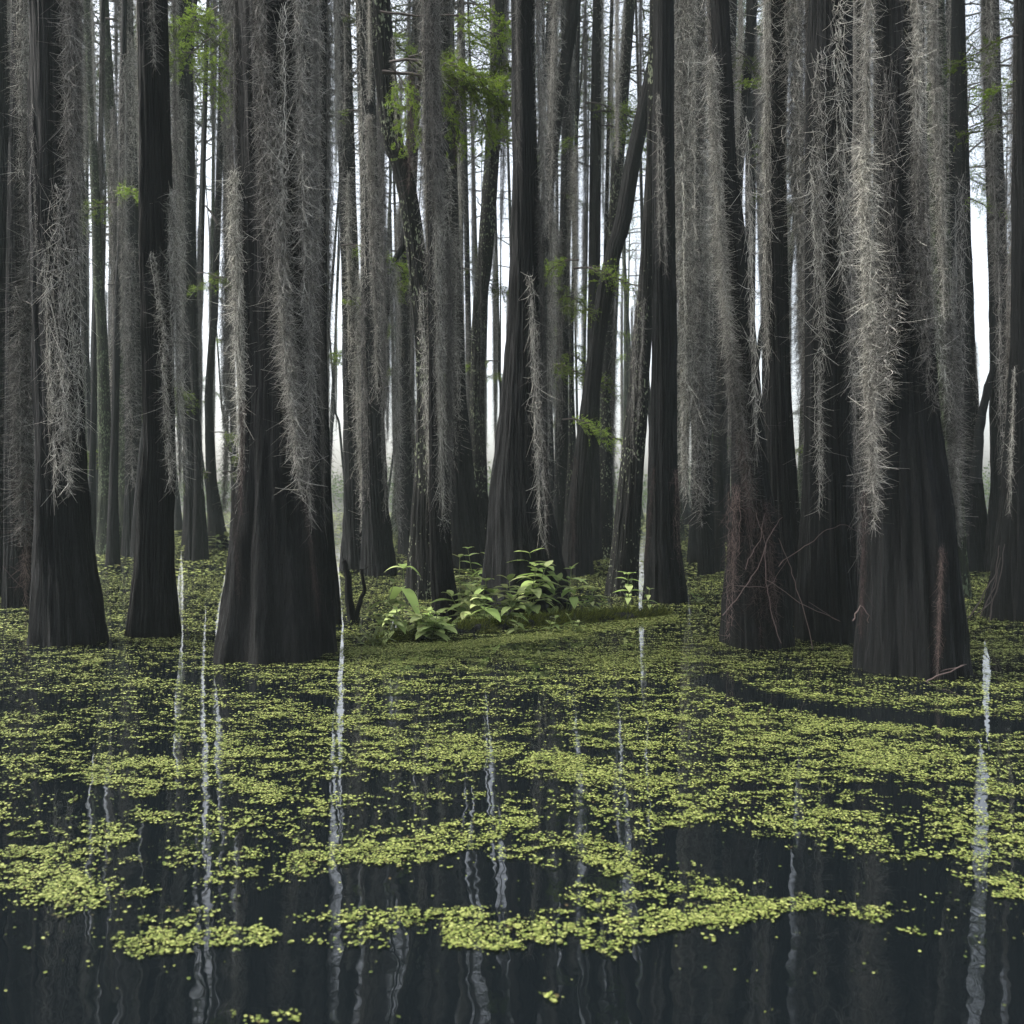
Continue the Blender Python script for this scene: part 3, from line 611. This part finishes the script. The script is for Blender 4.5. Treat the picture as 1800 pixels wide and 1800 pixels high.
n_thin = 0
while n_thin < 165:
    d = 15 + 38 * random.random() ** 1.1
    x = random.uniform(-0.66, 0.66) * d; px = CX + x * F / d
    w = random.uniform(0.13, 0.27); wpx = w * F / d * 0.5
    if any(a - wpx * 0.6 < px < c + wpx * 0.6 and random.random() < s * (0.72 if d > 24 else 1) for a, c, s in GAPS): continue
    if any((x - q[0]) ** 2 + (d - q[1]) ** 2 < 0.5 for q in placed): continue
    placed.append((x, d)); n_thin += 1
    by = HZ + CAM_H * F / d; W = lambda k: k * w * F / d; ln = random.choice([random.uniform(-0.4, 0.4)] * 3 + [random.uniform(-1.6, 1.6)]) * F / d; l2 = random.uniform(-0.06, 0.06) * F / d
    H_ = lambda z: HZ - (z - CAM_H) * F / d
    prof = [(by, px, W(1.7)), (H_(0.9), px, W(1.0)), (H_(2.5), px + 0.15 * ln + l2, W(0.8)), (H_(6), px + ln * 0.5 - l2, W(0.7)), (H_(11), px + ln, W(0.6))]
    ml = []
    for k in range(random.choice([0, 1, 1, 2])):
        zt = random.uniform(6, 14); zb = random.uniform(1.5, 6); f_ = lambda z: px + ln * z / 11
        ml.append((f_(zt), H_(zt), f_(zt), H_(zb), random.uniform(0.14, 0.3) * F / d, 'M', random.uniform(0, 1)))
    sp = [(px + random.uniform(-0.2, 0.2) * F / d, H_(random.uniform(2.5, 9)), random.uniform(0.8, 1.5) * F / d, random.random() * 6.28)] if random.random() < 0.6 else []
    T('thin%d' % n_thin, 'slim background trunk among the thicket of thin dark poles', by, prof, ml, random.choice(['dark', 'dark', 'brown', 'speck', 'lichen']), hi=0.3,
      sprigs=sp, group='slim dark poles in the background', back=0)

# ------------------------------------------------------------------ duckweed
def seg_dist(px, py, line):
    best = np.full(px.shape, 1e9)
    for (x0, y0), (x1, y1) in zip(line[:-1], line[1:]):
        dx, dy = x1 - x0, y1 - y0; t = np.clip(((px - x0) * dx + (py - y0) * 2.2 * dy * 2.2) / (dx * dx + dy * dy * 4.84 + 1e-9), 0, 1)
        best = np.minimum(best, np.hypot(px - x0 - t * dx, (py - y0 - t * dy) * 2.2))
    return best
BRIGHT = [([(640,1620),(760,1600),(850,1650),(960,1640),(1090,1640),(1200,1610),(1310,1600)],48,.85),([(1030,1575),(1120,1590),(1220,1605)],40,.7),
 ([(1350,1592),(1420,1588),(1540,1612)],26,.8),([(0,1515),(60,1540),(130,1575)],60,.75),([(20,1530),(150,1490),(210,1465)],34,.7),
 ([(560,1510),(700,1505),(800,1470),(900,1450)],44,.8),([(920,1345),(1080,1365)],46,.8),([(260,1680),(330,1645),(430,1650)],46,.8),
 ([(1010,1480),(1120,1535),(1230,1560)],38,.75),([(1350,1425),(1450,1445),(1540,1500),(1500,1480)],50,.75),([(400,1375),(490,1400)],36,.7),
 ([(790,1312),(900,1335)],22,.75),([(1690,1545),(1800,1570)],36,.7),([(420,1794),(505,1792)],20,.8),([(180,1368),(245,1385)],32,.75),([(960,1752),(980,1760)],10,.8),
 ([(560,1600),(640,1625)],16,.5),([(1300,1450),(1500,1460)],24,.6),([(440,1500),(600,1560)],34,.5),([(560,1260),(720,1300)],26,.6),([(460,1285),(600,1310)],20,.6),
 ([(1130,1255),(1200,1262)],14,.9),([(1280,1308),(1330,1312)],14,.9),([(880,1690),(1000,1660)],10,.3),([(625,1146),(800,1136),(950,1119),(1100,1098),(1180,1086)],12,1.6),([(150,1160),(230,1175)],16,.8),
 ([(700,1790),(715,1795)],8,.7),([(1660,1610),(1690,1615)],14,.4),([(1100,1150),(1250,1160)],14,.9),([(1380,1215),(1480,1230)],10,.9)]
DARKL = [([(1240,1195),(1330,1225),(1450,1250),(1640,1268),(1800,1280)],26,.95),([(1300,1388),(1700,1382)],12,.8),([(200,1172),(420,1205),(600,1240)],22,.7),([(0,1245),(200,1240)],20,.5),
 ([(900,1300),(1120,1335)],12,.7),([(820,1380),(980,1300)],12,.5),([(1250,1490),(1400,1530),(1600,1560)],80,.97),([(450,1600),(620,1560),(780,1580)],56,.9),([(760,1540),(960,1560)],50,.9),
 ([(120,1650),(240,1600),(330,1590)],40,.75),([(260,1540),(300,1560)],40,.6),([(0,1470),(120,1440),(180,1420)],40,.6),([(150,1310),(300,1320)],30,.5),([(700,1440),(560,1470)],24,.6),([(1190,1470),(1240,1500)],30,.6),([(1560,1400),(1620,1430)],22,.5),([(0,1700),(1800,1710)],44,.9)]
def duck_density(x, d):
    px = CX + x * F / d; py = HZ + CAM_H * F / d
    base = np.interp(py, [880, 960, 1060, 1130, 1180, 1300, 1450, 1560, 1650, 1690, 1740, 1900, 2400], [.16, .26, .38, .45, .45, .42, .35, .25, .13, .035, .012, .008, .02])
    left = np.clip((560 - px) / 500, 0, 1) * np.clip((1500 - py) / 250, 0, 1) * np.clip((py - 1080) / 60, 0, 1)
    base = base * (1 - 0.35 * left)
    n1 = vnoise(x * 1.1 + 5, d * 1.9 + 3); n2 = vnoise(x * 3.0, d * 9.0 + 7, 3.3)
    wv = np.interp(py, [1000, 1200, 1500], [.5, .8, 1])
    den = base * (1 + wv * (0.9 * (n1 - 0.5) + 1.3 * (n2 - 0.5)))
    for line, w, s in BRIGHT: den = np.maximum(den, 0.74 * s * np.clip(1.7 - seg_dist(px, py, line) / w, 0, 1) ** 0.7)
    for line, w, s in DARKL: den = den * (1 - s * np.clip(1.5 - seg_dist(px, py, line) / w, 0, 1))
    # frond colonies: the density decides how much of a fine lumpy noise is covered
    cl = 0.30 * vnoise(x * 8, d * 19, 5.1) + 0.35 * vnoise(x * 24, d * 40, 8.1) + 0.35 * vnoise(x * 62, d * 80, 2.2)
    cl = np.clip((cl - 0.5) * 1.55 + 0.5, 0, 1)
    cl = cl + 0.30 * (rng.random(len(x)) - 0.5) * np.clip((d - 3) / 2.5, 0.3, 1)
    far = np.clip((d - 12) / 10, 0, 1)
    acc = np.clip((den - cl) * 2.1 + 0.36, 0, 1) * np.clip(den * 12, 0, 1)
    return np.clip(acc * (1 - far) + far * den * 0.8 + 0.02 * den + np.clip(0.006 - den, 0, 1), 0, 1)
mb = MB()
def weed(d0, d1, rad, cover, k=6, wide=0.78):
    A = wide * (d1 * d1 - d0 * d0); N = int(A * cover / (rad * rad * 2.2))
    d = np.sqrt(d0 * d0 + rng.random(N) * (d1 * d1 - d0 * d0)); x = (rng.random(N) * 2 - 1) * wide * d
    den = duck_density(x, d); kp = rng.random(N) < den; x, d = x[kp], d[kp]; N = len(x)
    r = rad * (0.45 + 1.1 * rng.random(N) ** 1.4); th = np.arange(k) * 2 * np.pi / k + rng.random(N)[:, None] * 6
    rr = r[:, None] * (0.62 + 0.5 * rng.random((N, k)))
    tx, ty = rng.normal(size=N) * 0.10, rng.normal(size=N) * 0.10
    vx, vy = rr * np.cos(th), rr * np.sin(th)
    vz = 0.004 + 0.006 * rng.random(N)[:, None] + np.clip(tx[:, None] * vx + ty[:, None] * vy, -0.0035, 0.01)
    V = np.stack([x[:, None] + vx, d[:, None] + vy, vz], -1).reshape(-1, 3)
    mb.add(V, (np.arange(N) * k)[:, None] + np.arange(k)[None])
    return N
cnt = [weed(1.5, 3.2, 0.0040, 1.3), weed(3.2, 5.0, 0.0043, 1.2), weed(5.0, 8.0, 0.0055, 1.1), weed(8.0, 14.0, 0.0090, 1.0), weed(14, 28, 0.026, 1.0), weed(28, 90, 0.09, 1.0)]
print('duckweed', cnt)
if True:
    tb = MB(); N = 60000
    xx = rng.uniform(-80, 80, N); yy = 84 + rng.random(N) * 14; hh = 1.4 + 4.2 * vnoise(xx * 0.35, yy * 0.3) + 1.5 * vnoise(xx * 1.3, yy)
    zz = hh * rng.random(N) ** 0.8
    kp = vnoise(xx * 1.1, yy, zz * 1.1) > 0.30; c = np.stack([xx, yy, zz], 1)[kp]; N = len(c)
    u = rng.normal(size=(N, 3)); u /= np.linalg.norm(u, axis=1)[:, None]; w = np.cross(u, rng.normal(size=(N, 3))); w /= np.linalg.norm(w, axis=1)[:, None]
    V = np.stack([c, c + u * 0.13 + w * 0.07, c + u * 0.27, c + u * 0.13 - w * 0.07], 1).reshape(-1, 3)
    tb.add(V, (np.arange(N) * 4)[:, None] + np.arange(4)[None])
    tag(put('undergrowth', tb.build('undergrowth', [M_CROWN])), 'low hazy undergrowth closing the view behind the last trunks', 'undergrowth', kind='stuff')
tag(put('duckweed', mb.build('duckweed', [M_DUCK])), 'yellow-green duckweed floating in drifts over the black water', 'duckweed', kind='stuff')

# ------------------------------------------------------------------ sunken mossy log
A_, B_ = pt(640, 1136, depth(1136)), pt(1175, 1080, depth(1080))
mid = (A_ + B_) / 2; lroot = empty('fallen_log', (mid.x, mid.y, 0))
tag(lroot, 'low mossy log lying half sunk in the water in front of the seedlings', 'log')
nn, K = 80, 26
t = np.linspace(0, 1, nn); th = np.arange(K) * 2 * np.pi / K
c = np.array(A_)[None] * (1 - t[:, None]) + np.array(B_)[None] * t[:, None]; c[:, 2] = -0.03; c[:, 1] += 0.16 + 0.10 * np.sin(t * 5)
R = (0.065 + 0.03 * np.sin(t * np.pi)) * np.clip(np.minimum(t, 1 - t) * 14 + .25, 0, 1)
ax = np.array(B_ - A_); ax[2] = 0; ax /= np.linalg.norm(ax); sd_ = np.array([-ax[1], ax[0], 0])
nz = 0.75 + 0.5 * vnoise(t[:, None] * 26, np.cos(th)[None] * 2 + 5, np.sin(th)[None] * 2 + 5)
V = c[:, None] + (R[:, None] * nz)[..., None] * (1.5 * np.cos(th)[None, :, None] * sd_ + np.sin(th)[None, :, None] * np.array([0, 0, 1.0])) 
i = np.arange(nn - 1)[:, None] * K; j = np.arange(K)[None]; j2 = (j + 1) % K
Fc = np.stack([i + j, i + j2, i + K + j2, i + K + j], -1).reshape(-1, 4)
put('wood', mesh_from('wood', V.reshape(-1, 3) - np.array(lroot.location), [Fc], [BARK['dark']], smooth=True), lroot)
mb = MB(); N = 16000
ti = rng.random(N); k_ = rng.random(N) * np.pi
cc = np.stack([np.interp(ti, t, c[:, q]) for q in range(3)], 1); Ri = np.interp(ti, t, R)
nrm = np.cos(k_)[:, None] * sd_ * 1.0 + np.sin(k_)[:, None] * np.array([0, 0, 1.0])
st = cc + Ri[:, None] * (1.5 * np.cos(k_)[:, None] * sd_ + np.sin(k_)[:, None] * np.array([0, 0, 1.0])) * 0.95
kp = vnoise(ti * 30, k_ * 1.5) > 0.32; st, nrm = st[kp], nrm[kp]; N = len(st)
arcs(st - np.array(lroot.location), nrm + rng.normal(size=(N, 3)) * 0.5, 0.02 + 0.03 * rng.random(N), rng.normal(size=(N, 3)) * 0.4, 1, np.full(N, 0.0035), mb)
put('moss_cover', mb.build('moss_cover', [M_TUFT]), lroot)

# ------------------------------------------------------------------ broad-leaved seedlings
def leaf(mb, p, u, ln, w, droop=0.35):
    u = u / np.linalg.norm(u); s = np.cross(u, [0, 0, 1.0]); s /= np.linalg.norm(s) + 1e-9; up = np.cross(s, u)
    t = np.linspace(0, 1, 7); wd = w * np.sin(np.pi * t ** 0.8) ** 0.8 * (1 - 0.2 * t); wd[0] = 0.002; wd[-1] = 0.0005
    cpt = p + u * (t * ln)[:, None] + np.array([0, 0, -1.0]) * (droop * ln * t ** 2)[:, None]
    fold = 0.25
    Lv = cpt + s * wd[:, None] + up * (fold * wd)[:, None]; Rv = cpt - s * wd[:, None] + up * (fold * wd)[:, None]
    V = np.concatenate([cpt, Lv, Rv]); k = np.arange(6)
    mb.add(V, np.concatenate([np.stack([k, k + 1, k + 8, k + 7], 1), np.stack([k, k + 14, k + 15, k + 1], 1)]))
def seedling(px, by, hpx, lpx, nst, label, spread=0.35, droop=0.35, dens=4, lean=0.0, group=None, name='leafy_seedling', dd=0.0):
    d = depth(by) + dd; base = np.array([(px - CX) * d / F, d, 0.0]); H = hpx * d / F; Lf = lpx * d / F
    root = empty(name, tuple(base)); tag(root, label, 'plant', group)
    sm, lm = MB(), MB()
    for s in range(nst):
        a = random.random() * 6.28; h = H * (1 if s == 0 else random.uniform(0.5, 0.92)); sp = spread * H * random.uniform(0.3, 1) * (0 if nst == 1 else 1)
        t = np.linspace(0, 1, 7)
        p = np.stack([math.cos(a) * sp * t + lean * h * t ** 2, math.sin(a) * sp * t * 0.7, h * t - 0.03], 1) + np.cumsum(rng.normal(size=(7, 3)) * 0.006, 0)
        tube(sm, p, 0.006 * (1 - 0.6 * t) + 0.001, 5)
        rot = random.random() * 3
        for i in range(dens):
            q = 0.35 + 0.65 * i / max(1, dens - 1); k = q * 6; b0 = p[int(k)] * (1 - k % 1) + p[min(6, int(k) + 1)] * (k % 1)
            size = Lf * (0.75 + 0.4 * random.random()) * (1.0 if i < dens - 1 else 0.7)
            for e in (0, 1) if i < dens - 1 else (0, 1, 2):
                az = rot + i * 1.57 + e * (3.14 if i < dens - 1 else 2.1) + random.uniform(-0.4, 0.4)
                el = random.uniform(-0.15, 0.45) + (0.4 if i == dens - 1 else 0)
                leaf(lm, b0, np.array([math.cos(az) * math.cos(el), math.sin(az) * math.cos(el), math.sin(el)]), size, size * random.uniform(0.20, 0.28), droop * random.uniform(0.5, 1.5))
    put('stem', sm.build('stem', [M_STEM], True), root); put('leaves', lm.build('leaves', [M_LEAF], True), root)
    return root
PL = [(655,1120,100,44,2,'seedling with long pale leaves at the left tip of the log',.5,.3,3),
 (706,1105,110,52,1,'tall drooping seedling whose big leaves hang down, left of the crooked trunk foot',.2,1.0,3),
 (690,1124,60,34,3,'small leafy seedling on the left end of the log below the drooping one',.5,.3,3),
 (735,1118,52,36,5,'dense low cushion of light green leaves beside the slim dark trunk',.9,.25,4),
 (775,1116,46,32,5,'bushy low seedling under the right edge of the dense leaf cushion',.8,.25,4),
 (810,1100,70,34,2,'spindly seedling leaning left, first one right of the slim dark trunk',.5,.3,4),
 (808,1075,100,44,2,'seedling spreading broad leaves just right of the crooked trunk',.4,.3,4),
 (866,1078,100,50,1,'single stemmed seedling with drooping dark leaves before the tall central trunk',.2,.5,4),
 (852,1104,60,44,3,'seedling with rounded pale leaves close above the log middle',.5,.35,3),
 (905,1096,80,44,2,'leaning seedling with narrow leaves in front of the tall central trunk foot',.5,.3,4),
 (940,1085,118,44,2,'tallest seedling with a crown of bright leaves before the central trunk',.3,.3,6),
 (962,1082,105,46,2,'sunlit seedling with broad overlapping leaves right of the tallest one',.3,.4,5),
 (995,1078,80,36,2,'seedling with small pointed leaves at the right end of the leafy clump',.5,.3,4),
 (1105,1070,66,34,1,'lone seedling with arching leaf pairs at the foot of the flared lichen trunk',.2,.3,5),
 (1140,1072,36,20,1,'tiny seedling at the foot of the upright dark trunk, right of the lone arching one',.3,.3,4),
 (965,1112,30,24,2,'tiny plant floating at the front of the log, left of two',.5,.2,3),
 (1008,1112,32,22,2,'tiny plant floating at the front of the log, right of two',.5,.2,3),
 (1040,1080,44,26,3,'faint low seedling between the leafy clump and the flared lichen trunk',.7,.3,4),
 (830,1098,84,46,3,'leafy stems in the middle of the clump, left of the single drooping seedling',.5,.3,5),
 (925,1092,100,48,3,'fullest seedling with overlapping broad leaves directly left of the tallest one',.45,.35,5),
 (885,1098,64,40,3,'low spreading seedling between the two leafy halves of the clump',.7,.3,4),
 (755,1122,60,40,5,'light green leafy mound at the front of the left plant group',.8,.25,4),
 (655,1135,34,24,4,'lowest scrap of leaves touching the water at the left log tip',.9,.2,3),
 (905,1112,36,22,2,'small sprout on the log crest below the leaning narrow leaved seedling',.5,.3,3),
 (840,1050,90,22,3,'shadowed small leaved shrub behind the seedlings, left of the central trunk',.5,.2,6),
 (188,970,30,30,5,'low leafy bush around the foot of the green algae trunk',1.6,.3,4),
 (378,965,26,24,3,'small green sprig growing at the water beyond the broad fluted trunk',.8,.2,4),
 (1228,1060,22,18,3,'tuft of green shoots on the mossy hump right of the upright dark trunk',.6,.2,3)]
for (px, by, h, l, ns, lb, sp, dr, dn) in PL: seedling(px, by, h, l, ns, lb, sp, dr, dn)

# ------------------------------------------------------------------ broken stump left of the log, mossy hump at the right
d = depth(1093); root = empty('broken_stump', ((622 - CX) * d / F, d + 0.06, 0)); tag(root, 'thin dark broken stump with bare twigs right of the broad fluted trunk', 'stump')
mb = MB()
for ln, w in [([(620,1096),(614,1060),(610,1010),(604,985)],0.05),([(622,1096),(632,1060),(640,1040),(636,1000)],0.03),([(610,1010),(640,1000),(660,993),(655,1025)],0.006),([(604,985),(598,960)],0.006)]:
    P = np.array([pt(x, y, d + 0.06) for x, y in ln]); t = np.linspace(0, len(P) - 1, 12)
    Q = np.stack([np.interp(t, np.arange(len(P)), P[:, k]) for k in range(3)], 1) - np.array(root.location)
    tube(mb, Q + rng.normal(size=Q.shape) * 0.004, np.linspace(w, w * .5, 12), 7)
put('stump_wood', mb.build('stump_wood', [BARK['dark']], True), root)
